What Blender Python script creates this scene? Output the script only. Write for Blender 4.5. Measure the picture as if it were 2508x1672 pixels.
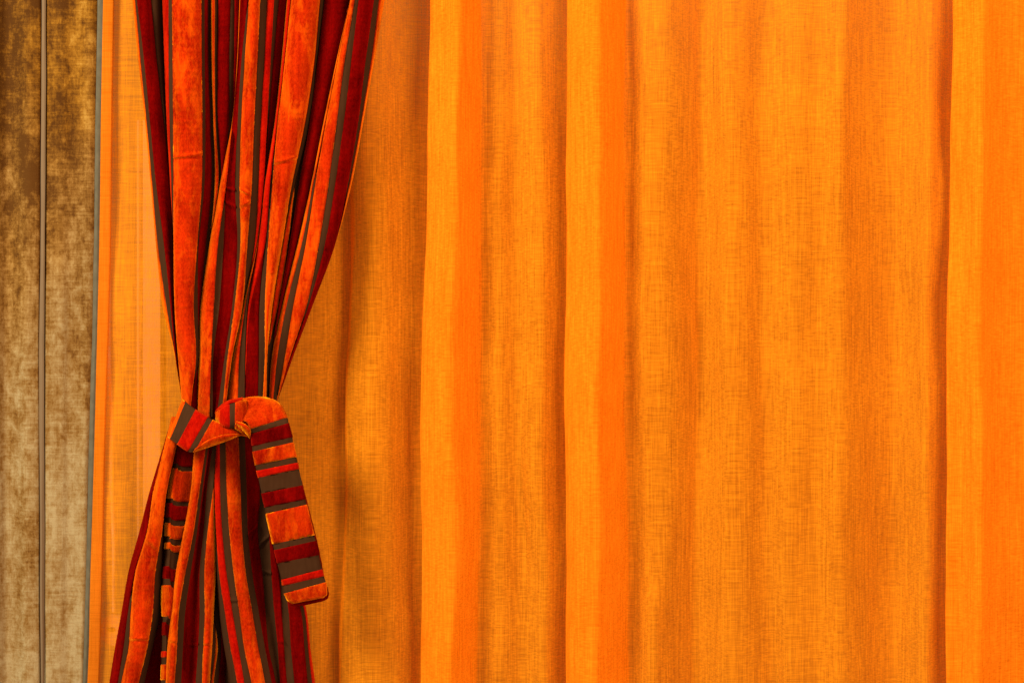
import bpy, math, random
from mathutils import Vector, noise
C = bpy.context.scene
for o in list(bpy.data.objects): bpy.data.objects.remove(o)

# ---------------------------------------------------------------- camera, world, lamps, exposure
K = 1.5 / 2508.0            # metres per photo pixel on the plane of the sheer
CAM = 3.0
cd = bpy.data.cameras.new('camera'); cam = bpy.data.objects.new('camera', cd)
C.collection.objects.link(cam); C.camera = cam
cam.location = (0, -CAM, 0); cam.rotation_euler = (math.radians(90), 0, 0)
cd.sensor_width = 36; cd.lens = 36 * CAM / 1.5; cd.clip_end = 50
w = bpy.data.worlds.new('World'); C.world = w; w.use_nodes = True
w.node_tree.nodes['Background'].inputs[0].default_value = (1.0, 0.80, 0.62, 1)
w.node_tree.nodes['Background'].inputs[1].default_value = 0.58

def lamp(name, loc, target, power, size, col):
    d = bpy.data.lights.new(name, 'AREA'); d.energy = power; d.color = col
    d.shape = 'RECTANGLE'; d.size = size[0]; d.size_y = size[1]
    o = bpy.data.objects.new(name, d); C.collection.objects.link(o); o.location = loc
    o.rotation_euler = (Vector(target) - Vector(loc)).to_track_quat('-Z', 'Y').to_euler()
lamp('key_lamp', (-2.5, -2.2, 2.0), (0.25, 0, 0.15), 245, (1.2, 1.2), (1, .90, .66))
lamp('fill_lamp', (1.9, -2.2, .9), (0.3, 0, 0.1), 86, (1.4, 1.2), (1, .63, .33))
C.view_settings.view_transform = 'Standard'; C.view_settings.look = 'None'
C.view_settings.exposure = 0; C.view_settings.gamma = 1; C.view_settings.use_curve_mapping = False

# ---------------------------------------------------------------- helpers
def P(px, py, d=0.0):
    """photo pixel + distance (metres) in front of the sheer -> point"""
    f = (CAM - d) / CAM
    return ((px - 1254) * K * f, -d, (836 - py) * K * f)
def link(o, parent=None):
    C.collection.objects.link(o)
    if parent: o.parent = parent
    return o
def mesh(name, vs, fs, mats, mi=None, parent=None, smooth=True, uvs=None):
    me = bpy.data.meshes.new(name); me.from_pydata(vs, [], fs)
    for m in mats: me.materials.append(m)
    if mi: me.polygons.foreach_set('material_index', mi)
    if smooth: me.polygons.foreach_set('use_smooth', [True] * len(fs))
    if uvs:
        ul = me.uv_layers.new(name='UVMap'); 
        for p in me.polygons:
            for li in p.loop_indices: ul.data[li].uv = uvs[me.loops[li].vertex_index]
    me.update()
    return link(bpy.data.objects.new(name, me), parent)
def empty(name, loc, label, cat):
    o = bpy.data.objects.new(name, None); C.collection.objects.link(o); o.location = loc
    o['label'] = label; o['category'] = cat; o.empty_display_size = .05
    return o
def child(o, root):
    o.parent = root; o.matrix_parent_inverse = root.matrix_basis.inverted() if False else o.matrix_parent_inverse
    o.location = -root.location
    return o
def cr(keys, t):
    """monotone-ish cubic through (t, value) keys, linear beyond the ends"""
    n = len(keys)
    if n == 1: return keys[0][1]
    if t <= keys[0][0]: i = 0
    elif t >= keys[-1][0]: i = n - 2
    else:
        i = 0
        while keys[i + 1][0] < t: i += 1
    t0, v0 = keys[i]; t1, v1 = keys[i + 1]; h = t1 - t0; s = (v1 - v0) / h
    if t < t0: return v0 + (t - t0) * s
    if t > t1: return v1 + (t - t1) * s
    def slope(j):
        if j <= 0: return (keys[1][1] - keys[0][1]) / (keys[1][0] - keys[0][0])
        if j >= n - 1: return (keys[-1][1] - keys[-2][1]) / (keys[-1][0] - keys[-2][0])
        a = (keys[j][1] - keys[j-1][1]) / (keys[j][0] - keys[j-1][0])
        b = (keys[j+1][1] - keys[j][1]) / (keys[j+1][0] - keys[j][0])
        return 0.5 * (a + b)
    u = (t - t0) / h; m0 = slope(i) * h; m1 = slope(i + 1) * h
    return (2*u**3 - 3*u*u + 1)*v0 + (u**3 - 2*u*u + u)*m0 + (-2*u**3 + 3*u*u)*v1 + (u**3 - u*u)*m1
def sstep(a, b, x):
    t = max(0, min(1, (x - a) / (b - a))); return t*t*(3 - 2*t)
def nz(x, y, z=0.0): return noise.noise(Vector((x, y, z)))

# ---------------------------------------------------------------- materials
class NT:
    def __init__(s, name):
        s.m = bpy.data.materials.new(name); s.m.use_nodes = True; s.t = s.m.node_tree
        s.t.nodes.clear(); s.out = s.n('ShaderNodeOutputMaterial')
    def n(s, k, **kw):
        x = s.t.nodes.new(k)
        for a, b in kw.items(): setattr(x, a, b)
        return x
    def l(s, a, b): s.t.links.new(a, b)
    def noise(s, scale, vec=(1, 1, 1), detail=4, rough=.55, dist=0.0, off=(0, 0, 0)):
        tc = s.n('ShaderNodeTexCoord'); mp = s.n('ShaderNodeMapping'); mp.inputs['Scale'].default_value = vec
        mp.inputs['Location'].default_value = off
        s.l(tc.outputs['Object'], mp.inputs[0]); t = s.n('ShaderNodeTexNoise')
        t.inputs['Scale'].default_value = scale; t.inputs['Detail'].default_value = detail
        t.inputs['Roughness'].default_value = rough; t.inputs['Distortion'].default_value = dist
        s.l(mp.outputs[0], t.inputs['Vector']); return t.outputs['Fac']
    def ramp(s, fac, stops, interp='LINEAR'):
        r = s.n('ShaderNodeValToRGB'); e = r.color_ramp; e.interpolation = interp
        while len(e.elements) > 1: e.elements.remove(e.elements[-1])
        e.elements[0].position = stops[0][0]; e.elements[0].color = (*stops[0][1], 1)
        for p, c in stops[1:]:
            k = e.elements.new(p); k.color = (*c, 1)
        s.l(fac, r.inputs[0]); return r.outputs[0]
    def math(s, op, a, b=None, c=None, clamp=False):
        m = s.n('ShaderNodeMath', operation=op, use_clamp=clamp)
        for i, v in enumerate((a, b, c)):
            if v is None: continue
            if isinstance(v, (int, float)): m.inputs[i].default_value = v
            else: s.l(v, m.inputs[i])
        return m.outputs[0]
    def mix(s, f, a, b, blend='MIX'):
        m = s.n('ShaderNodeMix', data_type='RGBA', blend_type=blend)
        if isinstance(f, (int, float)): m.inputs[0].default_value = f
        else: s.l(f, m.inputs[0])
        for i, v in ((6, a), (7, b)):
            if isinstance(v, tuple): m.inputs[i].default_value = (*v, 1)
            else: s.l(v, m.inputs[i])
        return m.outputs[2]
    def bump(s, h, strength, dist):
        b = s.n('ShaderNodeBump'); b.inputs['Strength'].default_value = strength
        b.inputs['Distance'].default_value = dist; s.l(h, b.inputs['Height']); return b.outputs[0]

def velvet(name, dark, light, sheen_col, sheen=1.0, seed=0.0, gold=None):
    T = NT(name)
    blot = T.noise(24, (1, 1, .5), 5, .6, .6, (seed, 0, 0))
    fine = T.noise(420, (1, 1, .5), 3, .8, 0, (seed, 0, 0))
    streak = T.noise(150, (1, 1, .03), 2, .5, 0, (seed, 0, 0))
    f = T.math('ADD', T.math('MULTIPLY', blot, .42), T.math('ADD', T.math('MULTIPLY', fine, .38), T.math('MULTIPLY', streak, .20)))
    f = T.math('MULTIPLY_ADD', f, 4.6, -1.8, clamp=True)
    # brushed nap: pile lying over in patches shows a paler side
    nap = T.noise(17, (1, 1, .38), 4, .6, 1.2, (seed + 5, 2, 0)); napf = T.noise(120, (1, 1, .35), 4, .7, .5, (seed, 6, 0))
    g = T.math('ADD', T.math('MULTIPLY', nap, .6), T.math('MULTIPLY', napf, .4))
    g = T.math('MULTIPLY_ADD', g, 5.0, -2.5, clamp=True)
    col = T.mix(T.math('MULTIPLY', g, .55), T.mix(f, dark, light), gold or light)
    h = T.math('ADD', T.math('MULTIPLY', blot, 1.0), T.math('MULTIPLY', fine, .14))
    nb = T.bump(h, .7, .007)
    df = T.n('ShaderNodeBsdfDiffuse'); T.l(col, df.inputs[0]); T.l(nb, df.inputs['Normal'])
    sh = T.n('ShaderNodeBsdfSheen'); sh.inputs['Roughness'].default_value = .46; T.l(nb, sh.inputs['Normal'])
    k = T.math('MULTIPLY_ADD', f, .9 * sheen, .25 * sheen)
    T.l(T.mix(k, (0, 0, 0), sheen_col), sh.inputs[0])
    ad = T.n('ShaderNodeAddShader'); T.l(df.outputs[0], ad.inputs[0]); T.l(sh.outputs[0], ad.inputs[1])
    T.l(ad.outputs[0], T.out.inputs[0])
    return T.m
M_O = velvet('orange_velvet', (.19, .0018, .0003), (.45, .016, .001), (1.35, .52, .01), 1.0, 0, (.80, .125, .002))
M_R = velvet('crimson_velvet', (.055, .0003, .0003), (.14, .0008, .0006), (.6, .03, .01), .5, 3.3, (.24, .002, .001))
M_S = velvet('scarlet_lit_crimson_velvet', (.20, .0012, .0006), (.40, .004, .001), (1, .14, .01), .6, 7.1, (.55, .014, .001))  # scarlet stripes; also crimson lanes with their lit look put into the colour
def satin():
    T = NT('taupe_satin'); fine = T.noise(260, (1, 1, .15), 3, .6)
    p = T.n('ShaderNodeBsdfPrincipled'); T.l(T.mix(fine, (.033, .0125, .005), (.052, .021, .009)), p.inputs['Base Color'])
    p.inputs['Roughness'].default_value = .8; p.inputs['Specular IOR Level'].default_value = .01; p.inputs['Specular Tint'].default_value = (1, .7, .4, 1)
    T.l(T.bump(T.noise(40, (1, 1, .3), 4), .3, .003), p.inputs['Normal'])
    T.l(p.outputs[0], T.out.inputs[0]); return T.m
M_T = satin()
VM = {'O': 0, 'R': 1, 'S': 2, 'T': 3}; VMATS = [M_O, M_R, M_S, M_T]

def sheer(name, open_lo, open_hi, tint=(.93, .30, .012)):
    T = NT(name)
    # long slubby threads, both ways, and the fine weave between them
    hz = T.noise(230, (.05, 1, 1.9), 3, .65, 0, (4, 0, 0)); vt = T.noise(230, (1.9, 1, .035), 3, .65)
    wx = T.noise(330, (.08, 1, 1.5), 2, .7, 0, (9, 0, 0)); wz = T.noise(330, (1.5, 1, .07), 2, .7)
    patch = T.noise(13, (1, 1, .8), 4, .6)
    a = T.math('ADD', hz, vt); b = T.math('ADD', wx, wz)
    d = T.math('ADD', T.math('MULTIPLY', a, .55), T.math('MULTIPLY', b, .45))       # about 1
    d = T.math('ADD', d, T.math('MULTIPLY_ADD', patch, .24, -.12))
    dens = T.math('MULTIPLY_ADD', d, 2.0, -1.42, clamp=True)
    openf = T.math('MULTIPLY_ADD', dens, open_lo - open_hi, open_hi)
    col = T.mix(dens, (tint[0] * .80, tint[1] * .80, tint[2]), (min(1, tint[0] * 1.04), tint[1] * 1.16, tint[2] * 2.4))
    df = T.n('ShaderNodeBsdfDiffuse'); tr = T.n('ShaderNodeBsdfTranslucent')
    T.l(col, df.inputs[0]); T.l(col, tr.inputs[0])
    nb = T.bump(a, .35, .0012); T.l(nb, df.inputs['Normal'])
    m1 = T.n('ShaderNodeMixShader'); m1.inputs[0].default_value = .36
    T.l(df.outputs[0], m1.inputs[1]); T.l(tr.outputs[0], m1.inputs[2])
    tp = T.n('ShaderNodeBsdfTransparent'); tp.inputs[0].default_value = (1, .87, .68, 1)
    m2 = T.n('ShaderNodeMixShader'); T.l(openf, m2.inputs[0]); T.l(m1.outputs[0], m2.inputs[1]); T.l(tp.outputs[0], m2.inputs[2])
    T.l(m2.outputs[0], T.out.inputs[0]); return T.m
M_SH = sheer('orange_sheer', .10, .50, (1.0, .288, .005))
M_HEM = sheer('orange_hem', .06, .20, (.84, .205, .005))

def plain(name, col, rough=.8, spec=.3, var=.15, scale=30, vec=(1, 1, 1), bump=.1):
    T = NT(name); f = T.noise(scale, vec, 4)
    p = T.n('ShaderNodeBsdfPrincipled')
    T.l(T.mix(f, tuple(c * (1 - var) for c in col), tuple(min(1, c * (1 + var)) for c in col)), p.inputs['Base Color'])
    p.inputs['Roughness'].default_value = rough; p.inputs['Specular IOR Level'].default_value = spec
    T.l(T.bump(f, bump, .002), p.inputs['Normal']); T.l(p.outputs[0], T.out.inputs[0]); return T.m
M_WALL = plain('tan_wall_paint', (.16, .085, .035), .9, .1, .1, 8)
M_PALE = plain('pale_board', (.92, .84, .76), .6, .3, .04, 20, (1, 1, .1))
M_CORD = plain('white_cord', (1, .97, .92), .5, .4, .08, 400)
M_DISC = plain('pale_plastic', (.9, .76, .64), .5, .4, .05, 30)
M_HOLE = plain('dark_recess', (.05, .025, .01), .9, .1, .1, 30)
M_SEAM = plain('taupe_ribbon', (.15, .095, .05), .7, .2, .15, 160, (1, 1, .2))
M_SELV = plain('blue_grey_selvage', (.10, .088, .06), .9, .1, .45, 120, (1, 1, .5))

def mottled():
    T = NT('mottled_chenille')
    big = T.noise(9, (1, 1, .45), 6, .62, .5); mid = T.noise(62, (1, 1, .7), 8, .80, .2, (2, 0, 5))
    hs = T.noise(150, (.10, 1, 1.8), 4, .75, .2); vs = T.noise(150, (1.8, 1, .10), 3, .7)
    # the colour shifts from gold-brown high on the cloth to pale stone low down
    tc = T.n('ShaderNodeTexCoord'); sx = T.n('ShaderNodeSeparateXYZ'); T.l(tc.outputs['Object'], sx.inputs[0])
    g = T.math('MULTIPLY_ADD', sx.outputs[2], -.14, 0.0)
    f = T.math('ADD', T.math('MULTIPLY', big, .40), T.math('MULTIPLY', mid, .50))
    f = T.math('ADD', f, T.math('ADD', T.math('MULTIPLY', hs, .18), T.math('MULTIPLY', vs, .10)))
    f = T.math('ADD', f, g)
    f = T.math('MULTIPLY_ADD', f, 5.0, -2.5, clamp=True)
    low = T.ramp(f, [(0, (.09, .034, .004)), (.3, (.17, .082, .017)), (.6, (.235, .145, .055)), (1, (.31, .23, .118))])
    high = T.ramp(f, [(0, (.06, .020, .001)), (.3, (.13, .050, .003)), (.6, (.23, .098, .007)), (1, (.36, .19, .03))])
    hue = T.noise(7, (1, 1, .5), 3, .5, 0, (8, 0, 1))
    gz = T.math('ADD', T.math('MULTIPLY_ADD', sx.outputs[2], .95, -.02), T.math('ADD', hue, T.math('MULTIPLY', sx.outputs[0], -1.4)))
    gz = T.math('MULTIPLY_ADD', gz, 2.0, -2.1 - .7, clamp=True)
    col = T.mix(gz, low, high)
    p = T.n('ShaderNodeBsdfPrincipled'); T.l(col, p.inputs['Base Color']); p.inputs['Roughness'].default_value = .85
    p.inputs['Specular IOR Level'].default_value = .1; p.inputs['Sheen Weight'].default_value = .0
    T.l(T.bump(T.math('ADD', T.math('ADD', hs, vs), mid), .35, .002), p.inputs['Normal'])
    T.l(p.outputs[0], T.out.inputs[0]); return T.m
M_MOT = mottled()

# ---------------------------------------------------------------- setting: the wall behind
vs = [(-3, .42, -2.2), (3, .42, -2.2), (3, .42, 2.2), (-3, .42, 2.2)]
# opening in the wall is not visible; one plaster sheet with thickness
vs += [(x, .50, z) for x, _, z in vs]
fs = [(0, 1, 2, 3), (7, 6, 5, 4), (0, 4, 5, 1), (1, 5, 6, 2), (2, 6, 7, 3), (3, 7, 4, 0)]
wall = mesh('wall', vs, fs, [M_WALL], smooth=False); wall['kind'] = 'structure'

# ---------------------------------------------------------------- generic hanging sheet from a cross-section
DS = 2508.0 / 2352.0
def sheet(name, pts, mats, y0, y1, dy, sub, parent, wob=0.0, base=0.0, thick=None, seed=0.0, dmul=1.0):
    """pts: (x_top, x_mid, x_bottom, depth_mm) in photo display units, swept down the picture"""
    rows = []; ny = int((y1 - y0) / dy)
    n = len(pts); us = []
    for i in range(n - 1):
        for s in range(sub): us.append(i + s / sub)
    us.append(n - 1)
    vs = []
    ctrl = [(i, i) for i in range(n)]
    for r in range(ny + 1):
        y = y0 + (y1 - y0) * r / ny; t = y / 1672.0
        kx = []; kd = []
        for i, p in enumerate(pts):
            if t < .5: x = p[0] + (p[1] - p[0]) * sstep_lin(t * 2)
            else: x = p[1] + (p[2] - p[1]) * sstep_lin(t * 2 - 1)
            x *= DS
            x += wob * 9 * nz(i * .21 + seed, y * .0026, 1) + wob * 2.0 * nz(i * .9 + seed, y * .008, 4)
            d = p[3] + wob * 5.0 * nz(i * .37 + seed, y * .0032, 7)
            kx.append((i, x)); kd.append((i, d * dmul))
        for u in us:
            x = cr(kx, u); d = cr(kd, u)
            d += wob * (1.7 * nz(x * .016, y * .0045, 3 + seed) + .35 * nz(x * .05, y * .012, 8 + seed))
            vs.append(P(x, y, base + d * .001))
    nc = len(us)
    fs = [(r*nc + c, r*nc + c + 1, (r+1)*nc + c + 1, (r+1)*nc + c) for r in range(ny) for c in range(nc - 1)]
    fs = [f[::-1] for f in fs]
    return mesh(name, vs, fs, mats, parent=parent)
def sstep_lin(t): return t

# ---------------------------------------------------------------- mottled curtain on the left
mc = empty('mottled_curtain', (0, 0, 0), 'heavy mottled gold-brown and stone curtain with a taupe seam at the far left', 'curtain')
LP = [(-90, -90, -90, 0), (-20, -20, -20, 4), (15, 15, 15, -7), (40, 38, 40, -2), (62, 60, 60, 6), (88, 86, 86, 4), (98, 93, 95, -3)]
RP = [(104, 99, 100, -3), (112, 108, 108, 2), (140, 140, 135, 4), (165, 160, 155, 1), (190, 185, 172, 2), (210, 205, 186, 3), (231, 219, 197, -4)]
sheet('fabric_panel', LP, [M_MOT], -320, 1960, 12, 8, mc, .35, .006, seed=3)
sheet('fabric_panel', RP, [M_MOT], -320, 1960, 12, 8, mc, .35, .006, seed=3.5)
sheet('seam_ribbon', [(95.5, 90.5, 92.5, 1), (99, 94, 96, 1.8), (102, 97, 98.5, 1.8), (106, 101, 102, 1)], [M_SEAM], -320, 1960, 10, 4, mc, .35, .008, seed=3.2)
sheet('selvage', [(224, 211, 189, -1), (230, 218, 196, 0), (237, 223, 201, -1), (246, 232, 210, -4)], [M_SELV], -320, 1960, 10, 4, mc, .35, .008, seed=5)

# ---------------------------------------------------------------- sheer orange curtain
sc = empty('sheer_curtain', (0, 0, 0), 'wide sheer orange linen curtain hanging in soft vertical folds across the whole window', 'curtain')
HEMP = [(235, 222, 199, 4), (240, 227, 204, 6), (258, 245, 222, 6), (263, 250, 227, 4)]
sheet('hem', HEMP, [M_HEM], -320, 1960, 8, 5, sc, .25, .002, seed=1)
S = [(236, 223, 200, 0), (264, 251, 228, 0), (300, 292, 280, 1), (340, 340, 340, -1), (450, 450, 450, 0), (560, 600, 600, 3),
     (680, 690, 680, 0), (740, 740, 720, -4), (785, 778, 755, -12), (812, 800, 778, -15), (820, 806, 784, -9), (812, 801, 780, -3), (820, 812, 792, 3), (846, 850, 846, 9), (876, 888, 902, 4), (902, 920, 934, -6), (940, 950, 955, -12),
     (1000, 990, 985, -15), (1070, 1068, 1055, -19), (1104, 1107, 1095, -17), (1075, 1075, 1062, -9), (1010, 996, 990, -2),
     (989, 972, 967, 5), (999, 982, 977, 12), (1020, 1006, 1002, 19), (1044, 1036, 1034, 24), (1068, 1068, 1060, 17), (1108, 1110, 1100, -3),
     (1148, 1148, 1150, 1), (1182, 1188, 1200, -5), (1203, 1212, 1225, 1), (1240, 1245, 1250, 5), (1283, 1284, 1284, -5),
     (1340, 1340, 1340, -15), (1400, 1400, 1410, -19), (1436, 1434, 1446, -17), (1400, 1400, 1400, -9), (1325, 1322, 1322, -2),
     (1302, 1299, 1299, 4), (1313, 1311, 1311, 12), (1342, 1340, 1340, 20), (1374, 1372, 1372, 25), (1402, 1400, 1400, 15), (1442, 1440, 1450, -6),
     (1480, 1480, 1490, 3), (1530, 1515, 1510, 5), (1560, 1548, 1540, 0), (1590, 1582, 1572, -10), (1612, 1608, 1596, -16), (1635, 1635, 1625, -9), (1668, 1668, 1662, 4),
     (1710, 1712, 1710, 3), (1762, 1755, 1775, -5), (1830, 1822, 1810, 4), (1885, 1880, 1878, 1), (1935, 1928, 1930, 8),
     (1965, 1970, 1980, -2), (2005, 2010, 2020, -14), (2050, 2055, 2060, -20), (2098, 2098, 2098, -9), (2135, 2130, 2130, 1), (2168, 2162, 2160, -6),
     (2230, 2225, 2220, -15), (2330, 2330, 2330, -20), (2385, 2385, 2385, -18), (2330, 2330, 2330, -9), (2215, 2205, 2200, 0),
     (2189, 2176, 2171, 6), (2198, 2186, 2181, 9), (2218, 2210, 2208, 12), (2258, 2250, 2246, 22), (2290, 2282, 2280, 12), (2340, 2335, 2330, 3), (2420, 2420, 2420, -6),
     (2520, 2520, 2520, 4), (2620, 2620, 2620, 0)]
sheet('sheer_panel', S, [M_SH], -320, 1960, 8, 6, sc, 1.0, 0.0, seed=0, dmul=1.75)

# ---------------------------------------------------------------- things behind the sheer
def box(bv, bf, x0, x1, y0, y1, z0, z1):
    b = len(bv); bv += [(x, y, z) for z in (z0, z1) for y in (y0, y1) for x in (x0, x1)]
    bf += [tuple(b + i for i in f) for f in ((0, 2, 3, 1), (4, 5, 7, 6), (0, 1, 5, 4), (2, 6, 7, 3), (0, 4, 6, 2), (1, 3, 7, 5))]
BK = .017
def X(px): return (px - 1254) * K * (CAM + BK) / CAM
def Z(py): return (836 - py) * K * (CAM + BK) / CAM
def slab(name, x0, x1, ytop, ybot, d0, d1, m, parent, bev=.0008):
    v, f = [], []; box(v, f, X(x0), X(x1), d0, d1, Z(ybot), Z(ytop)); o = mesh(name, v, f, [m], parent=parent, smooth=False)
    b = o.modifiers.new('bevel', 'BEVEL'); b.width = bev; b.segments = 2; return o
bd = empty('upright_board', (0, 0, 0), 'pale narrow upright board seen through the sheer, left of the tied velvet', 'board')
slab('board_panel', 350, 393, 294, 1300, BK, BK + .02, M_PALE, bd)
slab('board_edge', 335, 341, 294, 1400, BK, BK + .012, M_PALE, bd)
slab('board_lip', 395, 402, 500, 1300, BK + .001, BK + .02, M_SELV, bd)
pc = empty('pull_cord', (0, 0, 0), 'thin white pull cord with a round pale disc behind the sheer near its left hem', 'cord')
def tube(name, path, r, m, parent, n=8):
    vs, fs = [], []
    for i, p in enumerate(path):
        for k in range(n):
            a = 2*math.pi*k/n; vs.append((p[0] + r*math.cos(a), p[1] + r*math.sin(a), p[2]))
    for i in range(len(path) - 1):
        for k in range(n): fs.append((i*n+k, i*n+(k+1) % n, (i+1)*n+(k+1) % n, (i+1)*n+k))
    return mesh(name, vs, fs, [m], parent=parent)
path = [(X(260 + 24 * (y / 1495.0) ** 1.3 + 1.2 * math.sin(y * .02)), BK - .0115, Z(y)) for y in range(560, 1500, 12)]
tube('cord', path, .0028, M_CORD, pc)
def disc(name, cx, cz, y0, y1, rx, rz, m, parent, n=48):
    vs = [(cx + rx*math.cos(2*math.pi*k/n), y, cz + rz*math.sin(2*math.pi*k/n)) for y in (y0, y1) for k in range(n)]
    fs = [tuple(range(n)), tuple(range(2*n - 1, n - 1, -1))] + [(k, k + n, (k+1) % n + n, (k+1) % n) for k in range(n)]
    o = mesh(name, vs, fs, [m], parent=parent, smooth=False); b = o.modifiers.new('bevel', 'BEVEL'); b.width = .001; b.segments = 3; return o
disc('disc', X(284), Z(1540), .0075, .013, .0215, .0235, M_DISC, pc)
disc('slot', X(276), Z(1538), .0060, .0072, .006, .003, M_HOLE, pc)

# ---------------------------------------------------------------- tied velvet curtain
VB = .060      # distance of the velvet in front of the sheer
def interp_keys(vals, ys): return [(y, v) for y, v in zip(ys, vals) if v is not None]
def velvet_sheet(name, lanes, ys, x0, y0, y1, dy, parent, amp, wfun, seed=0, creases=()):
    """lanes: (material, [(xl,xr)...] per key row, (dl,dm,dr) mm, rounded sides, per-row depth shift or None)"""
    T_ = [0, .035, .07, .12, .2, .3, .4, .5, .6, .7, .8, .88, .93, .965, 1]
    vs, fs, mi = [], [], []; ny = int((y1 - y0) / dy)
    kk = []
    for L in lanes:
        kk.append(([(y, x0 + p[0] / 3.5) for y, p in zip(ys, L[1])], [(y, x0 + p[1] / 3.5) for y, p in zip(ys, L[1])]))
    nc = len(T_) * len(lanes)
    for r in range(ny + 1):
        y = y0 + (y1 - y0) * r / ny
        sc_ = wfun(y)
        edges = [[cr(k[0], y), cr(k[1], y)] for k in kk]
        dep = []
        for i, L in enumerate(lanes):
            wd = edges[i][1] - edges[i][0]
            hide = 1 - sstep(.7, 4.0, wd)
            dl, dm, dr = L[2]
            if len(L) > 4 and L[4]:
                s = cr([(yy, v) for yy, v in zip(ys, L[4])], y); dl += s; dm += s; dr += s
            dep.append([dl*amp - 16*hide, dm*amp - 16*hide, dr*amp - 16*hide])
        # the rear cloth of a fold runs on behind the front one
        for i in range(len(lanes) - 1):
            a, b = dep[i][2], dep[i+1][0]
            fw = min(5, .7 * (edges[i+1][1] - edges[i+1][0])); bw = min(5, .7 * (edges[i][1] - edges[i][0]))
            if b - a > 6: edges[i][1] += fw; dep[i][2] -= 4
            elif a - b > 6: edges[i+1][0] -= bw; dep[i+1][0] -= 4
        for i, L in enumerate(lanes):
            xl, xr = edges[i]; xr = max(xr, xl + .15); wd = xr - xl; dl, dm, dr = dep[i]
            for j, t in enumerate(T_):
                x = xl + wd * t
                d = dl*(1-t)*(1-2*t) + 4*dm*t*(1-t) + dr*t*(2*t-1)
                el, er = wd * t, wd * (1 - t)
                if 'L' in L[3]:
                    R = min(13, wd * .7)
                    if el < R: d -= 8 * (1 - math.sqrt(max(0, 1 - (1 - el / R) ** 2)))
                if 'R' in L[3]:
                    R = min(13, wd * .7)
                    if er < R: d -= 8 * (1 - math.sqrt(max(0, 1 - (1 - er / R) ** 2)))
                for (ln, yc, xc_, sl, am, wd_) in creases:
                    if ln == i: d += am * math.exp(-((y - yc - sl * (x - xc_)) / wd_) ** 2) - .6 * am * math.exp(-((y - yc - 6 - sl * (x - xc_)) / wd_) ** 2)
                if L[0] != 'T':
                    e = min(el, er); pw = min(3.2, wd * .3)
                    d += 1.3 * sstep(0, 1, e / pw) * (1 + .5 * nz(y * .15, i * 3.3, seed)) if pw > 0 else 0
                    if j in (0, 14): x += .9 * nz(y * .33, i * 7.7 + j, seed)
                    d += .5 * nz(x * .05, y * .02, seed + 11)
                d += 1.6 * nz(i * .6 + t * .5 + seed, y * .012, 2) + 2.6 * nz(x * .012, y * .006, seed + 5)
                vs.append(P(x, y, VB + d * .001 * sc_[0] + sc_[1](x)))
        if r:
            b0 = (r - 1) * nc; b1 = r * nc
            for c in range(nc - 1):
                fs.append((b0 + c, b1 + c, b1 + c + 1, b0 + c + 1))
                li = c // len(T_); mi.append(VM[lanes[li][0]] if (c % len(T_)) != len(T_) - 1 else VM['T'])
    return mesh(name, vs, fs, VMATS, mi, parent=parent)

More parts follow.
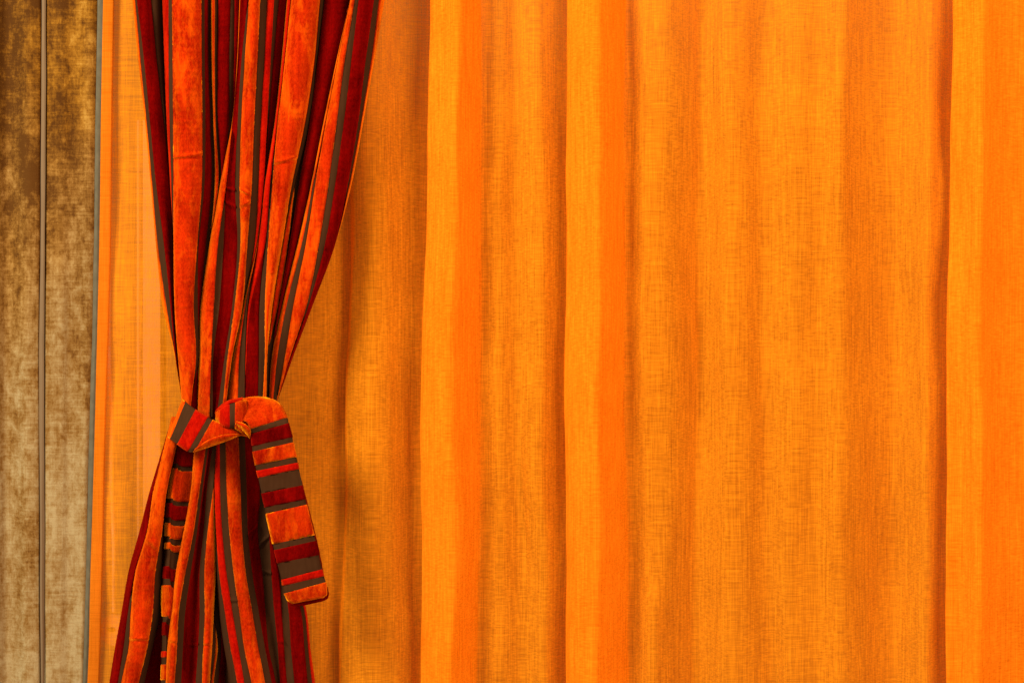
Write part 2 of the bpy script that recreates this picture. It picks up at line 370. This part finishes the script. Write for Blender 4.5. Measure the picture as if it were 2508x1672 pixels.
UY = [25, 150, 300, 450, 600, 750, 875, 960]
U = [
 ('O', [(128,150),(170,190),(228,242),(275,290),(322,338),(380,412),(486,488),(532,534)], (-14,-8,-4), 'L'),
 ('T', [(150,168),(190,220),(242,270),(290,322),(338,390),(412,445),(488,490),(534,535)], (-4,-2,0), ''),
 ('R', [(168,290),(220,330),(270,390),(322,441),(390,470),(445,480),(487,511),(535,537)], (0,0,-9), ''),
 ('T', [(290,370),(330,382),(390,412),(441,442),(470,471),(480,481),(511,512),(537,538)], (-8,-10,-14), ''),
 ('S', [(380,430),(394,430),(414,438),(442,455),(471,472),(480,481),(511,512),(537,538)], (0,5,8), 'L'),
 ('T', [(430,460),(430,464),(438,468),(455,471),(471,473),(480,481),(511,512),(537,538)], (8,9,11), ''),
 ('O', [(460,712),(464,715),(468,720),(471,716),(473,676),(481,646),(511,665),(537,634)], (11,15,7), '', [0,0,0,0,2,2,2,0]),
 ('T', [(712,738),(715,740),(720,745),(716,738),(676,688),(646,680),(665,688),(634,636)], (7,4,1), ''),
 ('R', [(738,770),(740,772),(745,790),(738,800),(688,750),(680,704),(688,689),(636,680)], (1,-5,-9), ''),
 ('T', [(770,795),(772,797),(790,813),(800,826),(750,778),(704,705),(689,690),(680,681)], (-9,-9,-7), ''),
 ('O', [(795,828),(797,826),(813,832),(826,857),(778,779),(705,706),(689,690),(681,682)], (-7,-2,-4), ''),
 ('T', [(828,855),(826,848),(832,852),(857,880),(779,780),(706,707),(689,690),(682,683)], (-4,-7,-8), ''),
 ('R', [(855,960),(848,950),(852,945),(878,882),(780,781),(706,707),(689,690),(682,683)], (-6,-5,-7), ''),
 ('T', [(960,995),(950,990),(945,972),(882,883),(780,781),(706,707),(689,690),(682,683)], (-7,-8,-10), ''),
 ('R', [(995,1035),(990,1018),(970,976),(883,884),(780,781),(706,707),(689,690),(682,683)], (-10,-11,-12), ''),
 ('O', [(1034,1042),(1016,1022),(972,978),(868,925),(778,853),(705,818),(689,795),(682,786)], (-2,6,9), 'L', [0,0,0,0,2,1,2,0]),
 ('T', [(1042,1043),(1022,1023),(978,979),(925,926),(853,900),(818,865),(795,812),(786,808)], (9,6,5), ''),
 ('R', [(1042,1100),(1022,1055),(978,1022),(926,1000),(900,1020),(865,975),(812,910),(808,870)], (5,3,7), '', [0,0,0,0,-2,-4,-6,-6]),
 ('T', [(1100,1112),(1055,1080),(1022,1050),(1000,1036),(1020,1045),(975,995),(910,935),(870,903)], (7,8,11), ''),
 ('O', [(1112,1212),(1080,1192),(1050,1165),(1036,1145),(1045,1105),(995,1064),(935,975),(903,935)], (10,16,11), '', [0,0,0,0,1,1,1,0]),
 ('T', [(1212,1270),(1192,1250),(1165,1218),(1145,1198),(1105,1165),(1064,1067),(975,976),(935,936)], (11,9,4), ''),
 ('S', [(1270,1330),(1250,1305),(1218,1275),(1198,1246),(1165,1183),(1066,1067),(975,976),(935,936)], (4,5,3), ''),
 ('T', [(1330,1368),(1305,1328),(1275,1286),(1246,1249),(1183,1184),(1067,1068),(975,976),(935,936)], (3,0,-4), ''),
 ('R', [(1368,1435),(1328,1396),(1286,1336),(1247,1252),(1183,1184),(1067,1068),(975,976),(935,936)], (-3,-6,-10), ''),
 ('O', [(1436,1442),(1396,1402),(1336,1341),(1250,1254),(1183,1193),(1066,1088),(976,1035),(936,1025)], (0,6,9), 'L', [0,0,0,0,0,2,2,0]),
 ('T', [(1442,1443),(1402,1403),(1341,1342),(1254,1255),(1193,1194),(1088,1106),(1035,1085),(1025,1082)], (9,9,9), ''),
 ('S', [(1442,1469),(1402,1425),(1341,1361),(1254,1300),(1193,1256),(1106,1135),(1085,1100),(1082,1090)], (6,8,8), 'L'),  # lit edge of the crimson lane beside it, painted in as colour
 ('R', [(1469,1470),(1425,1426),(1361,1362),(1300,1301),(1256,1257),(1135,1210),(1100,1205),(1090,1200)], (8,6,4), ''),
 ('T', [(1470,1472),(1425,1428),(1361,1364),(1300,1320),(1257,1282),(1210,1255),(1205,1255),(1200,1240)], (6,7,8), ''),
 ('O', [(1471,1725),(1427,1685),(1363,1605),(1320,1493),(1282,1402),(1255,1320),(1255,1276),(1240,1270)], (8,17,6), 'R'),
 ('T', [(1725,1756),(1685,1706),(1605,1638),(1493,1512),(1402,1404),(1320,1321),(1276,1277),(1270,1271)], (2,-3,-6), ''),
 ('O', [(1756,1757),(1706,1707),(1638,1639),(1512,1520),(1404,1452),(1321,1368),(1277,1278),(1271,1272)], (-6,-5,-6), ''),
 ('T', [(1757,1758),(1707,1708),(1639,1640),(1520,1550),(1452,1466),(1368,1374),(1278,1313),(1272,1293)], (-6,-9,-10), ''),
 ('R', [(1757,1965),(1707,1868),(1639,1758),(1550,1652),(1466,1532),(1374,1402),(1313,1314),(1293,1294)], (-4,0,-7), ''),
 ('O', [(1964,1970),(1866,1879),(1756,1775),(1652,1672),(1532,1570),(1402,1440),(1314,1362),(1294,1333)], (-1,4,6), 'L'),
 ('T', [(1970,1971),(1879,1880),(1775,1780),(1672,1686),(1570,1602),(1440,1496),(1362,1425),(1333,1370)], (6,7,7), ''),
 ('O', [(1970,2012),(1880,1940),(1779,1872),(1686,1802),(1602,1718),(1496,1612),(1425,1470),(1370,1383)], (6,11,11), ''),
 ('T', [(2012,2048),(1940,1996),(1872,1932),(1802,1858),(1718,1768),(1612,1628),(1470,1472),(1383,1384)], (11,11,10), ''),
 ('R', [(2048,2180),(1996,2120),(1932,2056),(1858,1968),(1768,1855),(1628,1662),(1472,1495),(1384,1389)], (10,9,1), ''),
 ('T', [(2180,2222),(2120,2166),(2056,2080),(1968,1980),(1855,1857),(1662,1663),(1495,1496),(1389,1390)], (1,-2,-6), ''),
 ('O', [(2222,2268),(2166,2195),(2080,2100),(1980,2000),(1857,1859),(1663,1664),(1496,1497),(1390,1391)], (-6,-10,-22), 'R'),
]
def uw(y):
    k = sstep(500, 980, y)
    def bow(x):
        cx = 560 + 40 * (1 - k); hw = 330 - 210 * k
        return .028 * k * (1 - min(1, abs(x - cx) / hw) ** 2)
    return (1.35 - .45 * k, bow)
vc = empty('velvet_curtain', (0, 0, 0), 'red, orange and taupe striped velvet curtain, gathered and tied at the waist', 'curtain')
velvet_sheet('upper_drape', U, UY, 290, -330, 1062, 3.2, vc, 1.0, uw, 0, [(6, 382, 455, -.12, 2.2, 4), (29, 392, 700, -.25, 2.6, 4), (29, 668, 665, -.1, 1.6, 3.5), (19, 470, 600, .5, 3.0, 5), (19, 500, 600, -.5, 2.6, 5),
   (17, 462, 562, .3, 2.6, 4), (17, 500, 562, .5, 3.0, 6), (2, 610, 390, .4, 1.5, 5), (38, 610, 800, .2, 1.5, 5), (26, 500, 640, .2, 1.5, 4), (15, 760, 500, -.1, 1.5, 4)])

LY = [1115, 1200, 1300, 1400, 1500, 1585, 1647]
Lw = [
 ('R', [(500,514),(410,441),(320,386),(225,284),(165,222),(110,185),(75,150)], (-18,-10,-6), 'L'),
 ('T', [(514,515),(441,442),(386,387),(284,286),(222,243),(185,225),(150,180)], (-6,-5,-4), ''),
 ('O', [(514,620),(441,556),(386,515),(286,458),(243,435),(225,388),(180,335)], (2,9,2), 'L'),
 ('T', [(620,622),(556,560),(515,526),(458,512),(435,497),(388,432),(335,382)], (2,-5,-12), ''),
 ('R', [(622,785),(560,760),(526,700),(512,632),(497,592),(432,556),(382,545)], (-24,-28,-26), ''),
 ('O', [(785,880),(760,836),(700,786),(632,716),(592,658),(556,643),(545,629)], (7,15,12), 'L'),
 ('T', [(880,900),(836,860),(786,815),(716,760),(658,712),(643,693),(629,682)], (12,9,7), ''),
 ('R', [(900,935),(860,898),(815,870),(760,836),(712,835),(693,823),(682,808)], (5,-8,2), ''),
 ('T', [(935,972),(898,950),(870,905),(836,876),(835,880),(823,866),(808,858)], (2,4,6), ''),
 ('O', [(972,974),(950,962),(905,972),(876,975),(880,958),(866,946),(858,930)], (6,7,1), 'R'),
 ('T', [(974,975),(962,963),(972,973),(975,976),(958,964),(946,972),(930,944)], (-4,-7,-9), ''),
 ('O', [(975,976),(963,964),(973,974),(976,977),(964,965),(972,992),(944,966)], (-9,-9,-12), ''),
 ('T', [(975,976),(963,964),(973,974),(976,977),(965,1000),(990,1020),(964,1003)], (-12,-15,-18), ''),
 ('R', [(975,976),(963,964),(973,974),(977,978),(1000,1004),(1020,1047),(1003,1042)], (-20,-24,-28), ''),
 ('T', [(974,975),(963,964),(974,977),(977,1002),(1003,1052),(1046,1100),(1086,1142)], (0,4,7), 'L'),
 ('S', [(975,1010),(964,1012),(977,1030),(1002,1066),(1052,1120),(1100,1170),(1142,1206)], (7,10,10), ''),
 ('T', [(1010,1060),(1012,1068),(1030,1090),(1066,1126),(1120,1176),(1170,1216),(1206,1262)], (10,10,10), ''),
 ('O', [(1060,1176),(1068,1189),(1090,1201),(1126,1231),(1176,1290),(1216,1340),(1262,1382)], (10,12,8), ''),
 ('T', [(1176,1230),(1189,1240),(1201,1250),(1231,1286),(1290,1345),(1340,1396),(1382,1438)], (8,5,2), ''),
 ('R', [(1230,1302),(1240,1352),(1250,1336),(1286,1374),(1345,1402),(1396,1428),(1438,1474)], (2,-6,-10), ''),
 ('T', [(1302,1304),(1352,1400),(1336,1430),(1374,1450),(1402,1476),(1428,1506),(1474,1520)], (-10,-13,-10), ''),
 ('R', [(1304,1306),(1400,1402),(1430,1440),(1450,1515),(1476,1543),(1506,1561),(1520,1579)], (-10,-6,-5), ''),
 ('T', [(1306,1310),(1402,1410),(1440,1460),(1515,1545),(1543,1600),(1561,1618),(1579,1640)], (-5,-6,-5), ''),
 ('R', [(1310,1320),(1410,1430),(1460,1520),(1545,1620),(1600,1708),(1618,1736),(1640,1756)], (-5,-2,-5), ''),
 ('T', [(1320,1325),(1430,1436),(1520,1530),(1620,1640),(1708,1736),(1736,1765),(1756,1790)], (-5,-8,-10), ''),
 ('S', [(1325,1330),(1436,1442),(1530,1540),(1640,1655),(1736,1756),(1765,1786),(1790,1816)], (-10,-13,-20), 'R'),
]
def lw(y):
    k = 1 - sstep(1080, 1500, y)
    def bow(x):
        return .024 * k * (1 - min(1, abs(x - 520) / (130 + 140 * (1 - k))) ** 2)
    return (1.25 - .35 * k, bow)
velvet_sheet('lower_drape', Lw, LY, 250, 1020, 1800, 3.2, vc, 1.0, lw, 20, [(2, 1563, 345, .02, 2.4, 3.5), (5, 1568, 425, .02, 2.0, 3.5), (7, 1576, 470, 0, 2.4, 3.5), (9, 1574, 510, 0, 2.0, 3.5), (19, 1305, 615, -1.0, 3.5, 6),
   (20, 1330, 640, -.9, 3.5, 6), (20, 1398, 650, .4, 4.0, 5), (21, 1570, 690, .1, 2.0, 4), (16, 1470, 570, 0, 1.5, 4), (2, 1330, 370, .8, 3.0, 9)])

# ---------------------------------------------------------------- the tie: band, knot, two tails
tie = empty('curtain_tie', (0, 0, 0), 'striped velvet sash knotted round the gathered curtain, one tail hanging right', 'curtain tie')
tie.location = (0, .010, 0)
def ribbon(name, rows, bands, thick, parent, seed=0, nsub=10, ncol=16, pile=.0012, closed_end=True, cup=0.0):
    """rows: (left_px, left_py, left_d, right_px, right_py, right_d) along the ribbon; bands: (end_row_position, material) in row units.
    Builds a padded double strip: a front with raised pile bands, a back, both side edges and the end."""
    keys = [[(i, r[k]) for i, r in enumerate(rows)] for k in range(6)]
    n = len(rows) - 1; samples = []
    prev = 0.0; bl = []
    for e, m in bands: bl.append((prev, e, m)); prev = e
    for a, b, m in bl:
        q = max(6, int((b - a) * nsub))
        for s in range(q + 1): samples.append((a + (b - a) * s / q, m, min(s, q - s) / q * (b - a)))
    cols = [c / ncol for c in range(ncol + 1)]
    vs, fs, mi = [], [], []
    ring = 2 * (ncol + 1)
    def pt(u, t):
        lx, ly, ld, rx, ry, rd = [cr(k, u) for k in keys]
        x = lx + (rx - lx)*t; y = ly + (ry - ly)*t; d = ld + (rd - ld)*t
        return x, y, d
    rnd = random.Random(seed)
    for u, m, de in samples:
        x0_, y0_, _ = pt(u, 0); x1_, y1_, _ = pt(u, 1); wpx = math.hypot(x1_ - x0_, y1_ - y0_)
        for t in cols:
            x, y, d = pt(u, t); e = min(t, 1 - t) * wpx
            d += cup * 4 * t * (1 - t)
            d += thick * .5 * math.sqrt(min(1, e / 6.0))
            if m != 'T':
                row_len = max(1e-3, abs(pt(min(n, u + .05), .5)[1] - pt(max(0, u - .05), .5)[1]) + abs(pt(min(n, u + .05), .5)[0] - pt(max(0, u - .05), .5)[0])) / .1
                d += pile * sstep(0, 1, de * row_len / 4.0)
                j = 1.0
                x += j * nz(x * .25, y * .25, seed + 3); y += 1.0 * nz(x * .3, y * .3, seed + 9)
                if t in (0.0, 1.0): x += (1.4 if t else -1.4)
            d += .0018 * nz(x * .03, y * .03, seed)
            vs.append(P(x, y, d))
        for t in reversed(cols):
            x, y, d = pt(u, t); e = min(t, 1 - t) * wpx
            d -= thick * .5 * math.sqrt(min(1, e / 6.0))
            vs.append(P(x, y, d))
    for i in range(len(samples) - 1):
        m = samples[i + 1][1] if samples[i][2] == 0 and samples[i+1][1] != samples[i][1] else samples[i][1]
        for c in range(ring):
            a, b = i*ring + c, i*ring + (c + 1) % ring
            fs.append((a, a + ring, b + ring, b)); mi.append(VM[m])
    fs.append(tuple(range(ring))[::1]); mi.append(VM[samples[0][1]])
    o2 = (len(samples) - 1) * ring
    fs.append(tuple(o2 + k for k in reversed(range(ring)))); mi.append(VM[samples[-1][1]])
    return mesh(name, vs, fs, VMATS, mi, parent=parent)
def z3(x, y): return 200 + x * .29762, 900 + y * .29762
def z4(x, y): return 200 + x * .29762, 1250 + y * .29762

# right tail: rows follow the stripe boundaries, top loop first
def row3(l, r, dl, dr): return (*z3(*l), dl, *z3(*r), dr)
def row4(l, r, dl, dr): return (*z4(*l), dl, *z4(*r), dr)
D0 = .130
tail_rows = [
 row3((1225, 420), (1225, 300), D0 - .018, D0 - .022),
 row3((1285, 430), (1290, 262), D0 + .004, D0 - .016),
 row3((1335, 440), (1450, 238), D0 + .018, D0 - .016),
 row3((1365, 465), (1610, 285), D0 + .021, D0 - .008),
 row3((1380, 508), (1685, 412), D0 + .018, D0 + .006),      # 4 T
 row3((1384, 548), (1697, 457), D0 + .014, D0 + .011),      # 5 R
 row3((1395, 650), (1728, 574), D0 + .011, D0 + .009),      # 6 T
 row3((1400, 694), (1734, 616), D0 + .010, D0 + .008),      # 7 O
 row3((1422, 806), (1762, 736), D0 + .008, D0 + .006),      # 8 T
 row3((1432, 852), (1772, 783), D0 + .007, D0 + .005),      # 9 S
 row3((1446, 910), (1782, 836), D0 + .006, D0 + .004),      # 10 T
 row3((1474, 1038), (1812, 970), D0 + .004, D0 + .002),     # 11 R
 row3((1500, 1154), (1836, 1086), D0 + .002, D0),           # 12 T
 row3((1508, 1206), (1846, 1130), D0 + .001, D0 - .001),    # 13 O
 row4((1566, 282), (1908, 206), D0 - .004, D0 - .006),      # 14 T
 row4((1578, 330), (1920, 252), D0 - .005, D0 - .007),      # 15 R
 row4((1604, 440), (1948, 370), D0 - .007, D0 - .009),      # 16 T
 row4((1638, 575), (1972, 488), D0 - .010, D0 - .011),      # 17 S
 row4((1648, 626), (1988, 545), D0 - .011, D0 - .012),      # 18 T
 row4((1662, 688), (2002, 594), D0 - .012, D0 - .013),      # 19 O
 row4((1688, 745), (2010, 690), D0 - .014, D0 - .014),
 row4((1730, 772), (1985, 722), D0 - .016, D0 - .016),
]
TB = [(4, 'O'), (5, 'T'), (6, 'R'), (7, 'T'), (8, 'O'), (9, 'T'), (10, 'S'), (11, 'T'), (12, 'R'), (13, 'T'), (14, 'O'),
      (15, 'T'), (16, 'R'), (17, 'T'), (18, 'S'), (19, 'T'), (21, 'O')]
ribbon('tail', tail_rows, TB, .006, tie, 1, nsub=10)
# the folded back half of the same tail, seen just below its end
back_rows = [row3((1480, 1000), (1800, 930), D0 - .012, D0 - .014), row4((1600, 330), (1930, 260), D0 - .018, D0 - .020),
             row4((1664, 640), (1990, 560), D0 - .022, D0 - .024), row4((1690, 740), (2022, 660), D0 - .024, D0 - .026),
             row4((1720, 790), (2018, 725), D0 - .025, D0 - .027), row4((1810, 790), (1975, 752), D0 - .026, D0 - .028)]
ribbon('tail_lining', back_rows, [(5, 'R')], .003, tie, 4)

# left arm of the band: comes round the bundle from behind, crosses down to the right and twists into the knot
band_rows = [
 (*z3(735, 560), .045, *z3(840, 270), .045),
 (*z3(703, 575), .085, *z3(818, 256), .085),
 (*z3(724, 592), .112, *z3(850, 286), .112),
 (*z3(777, 632), .124, *z3(928, 345), .124),
 (*z3(866, 694), .131, *z3(1030, 408), .130),
 (*z3(922, 690), .133, *z3(1068, 430), .132),
 (*z3(1040, 652), .134, *z3(1120, 452), .136),
 (*z3(1150, 612), .134, *z3(1210, 490), .136),
 (*z3(1275, 566), .130, *z3(1290, 520), .133),
 (*z3(1370, 572), .118, *z3(1375, 535), .120),
]
ribbon('band', band_rows, [(1.9, 'O'), (3, 'T'), (4, 'S'), (5, 'T'), (9, 'O')], .007, tie, 2, nsub=14, cup=.003)
# the turned-up gold lip along the lower edge of the twisted band
lip = [(*z3(905, 702), .134, *z3(925, 668), .142), (*z3(1010, 668), .136, *z3(1030, 596), .146), (*z3(1110, 634), .137, *z3(1130, 560), .147),
       (*z3(1210, 598), .136, *z3(1225, 548), .144), (*z3(1300, 560), .130, *z3(1300, 545), .136)]
ribbon('band_lip', lip, [(4, 'O')], .005, tie, 6, nsub=14, cup=.002)
# knot: the short wrap over the crossing
k1 = [(*z3(1095, 430), .122, *z3(1090, 362), .118), (*z3(1130, 470), .134, *z3(1140, 318), .130), (*z3(1165, 490), .142, *z3(1180, 300), .136),
      (*z3(1212, 500), .144, *z3(1210, 292), .138), (*z3(1252, 505), .143, *z3(1255, 280), .138), (*z3(1320, 545), .140, *z3(1300, 262), .134),
      (*z3(1380, 580), .130, *z3(1350, 270), .124)]
ribbon('knot', k1, [(.8, 'O'), (3, 'S'), (4, 'T'), (6, 'O')], .008, tie, 7, nsub=14, cup=.005)
k2 = [(*z3(1255, 470), .146, *z3(1262, 440), .150), (*z3(1310, 510), .148, *z3(1325, 462), .155), (*z3(1360, 560), .144, *z3(1372, 500), .152),
      (*z3(1380, 590), .136, *z3(1385, 550), .142)]
ribbon('knot_fold', k2, [(3, 'O')], .006, tie, 8, nsub=14, cup=.002)
k3 = [(*z3(1085, 380), .118, *z3(1098, 345), .122), (*z3(1150, 340), .134, *z3(1160, 290), .130), (*z3(1215, 300), .140, *z3(1225, 262), .132),
      (*z3(1300, 290), .136, *z3(1320, 245), .126)]
ribbon('knot_fold', k3, [(3, 'S')], .005, tie, 9, nsub=14, cup=.003)

# left tail: hangs edge-on between the folds, striped across
side_x = [(0, 735, 790), (110, 735, 788), (250, 708, 782), (400, 694, 770), (470, 680, 745)]
lt = []   # rows with (photo y, xl, xr)
def y3(v): return 900 + v * .29762
def y4(v): return 1250 + v * .29762
def x_(v): return 200 + v * .29762
corner = [(y3(690), x_(785)), (y3(830), x_(782)), (y3(1060), x_(750)), (y4(80), x_(722)), (y4(300), x_(722)), (y4(560), x_(712)), (y4(640), x_(725)), (y4(880), x_(718)), (y4(930), x_(690)), (y4(1100), x_(688)), (y4(1400), x_(690)), (y4(1600), x_(688))]
leftx = [(y3(690), x_(752)), (y3(830), x_(726)), (y3(1060), x_(696)), (y4(80), x_(672)), (y4(300), x_(672)), (y4(560), x_(658)), (y4(640), x_(650)), (y4(880), x_(650)), (y4(930), x_(655)), (y4(1100), x_(650)), (y4(1400), x_(642)), (y4(1600), x_(640))]
bounds = [(y3(640), 'R'), (y3(818), 'T'), (y3(856), 'O'), (y3(1108), 'T'), (y3(1142), 'R'), (y3(1262), 'T'), (y4(130), 'O'), (y4(242), 'T'),
          (y4(292), 'O'), (y4(348), 'T'), (y4(488), 'R'), (y4(592), 'T'), (y4(645), 'O'), (y4(905), 'T'), (y4(950), 'R'), (y4(1060), 'T'),
          (y4(1190), 'S'), (y4(1240), 'T'), (y4(1300), 'O'), (y4(1430), 'T'), (y4(1500), 'R'), (y4(1640), 'R')]
vs, fs, mi = [], [], []
prof = 12
rows = []
for i in range(len(bounds) - 1):
    a, m = bounds[i]; b = bounds[i+1][0]; q = max(6, int((b - a) / 2.5))
    for s in range(q + 1): rows.append((a + (b - a) * s / q, m, min(s, q - s) / q * (b - a)))
for y, m, de in rows:
    xl, xc = cr(leftx, y), cr(corner, y)
    pr = math.sqrt(min(1, de / 2.5)) * .0022 if m != 'T' else 0
    pts = []
    for k in range(6):      # side wall: back-left to corner
        t = k / 5; pts.append((xl + (xc - xl) * t - pr * 500, .062 + .014 * math.sin(t * math.pi * .5), -8 * 1))
    pts.append((xc + 1.2, .0745, -4))
    for k in range(1, 7):   # face: corner to the right, running back under the fold
        t = k / 6; pts.append((xc + 3 + (46 - 18 * sstep(1230, 1340, y)) * t, .0755 - .010 * t, 0))
    for k, (x, d, dyy) in enumerate(pts):
        jj = .8 * nz(y * .3, k * .9, 40) if m != 'T' else 0
        vs.append(P(x + jj, y + dyy, d + pr + .002 * nz(y * .02, k * .3, 41)))
nc = 13
for i in range(len(rows) - 1):
    m = rows[i][1] if rows[i][0] != rows[i+1][0] else rows[i][1]
    for c in range(nc - 1):
        fs.append((i*nc + c, (i+1)*nc + c, (i+1)*nc + c + 1, i*nc + c + 1)); mi.append(VM[m])
o = mesh('tail', vs, fs, VMATS, mi, parent=tie)
md = o.modifiers.new('thickness', 'SOLIDIFY'); md.thickness = .003; md.offset = -1
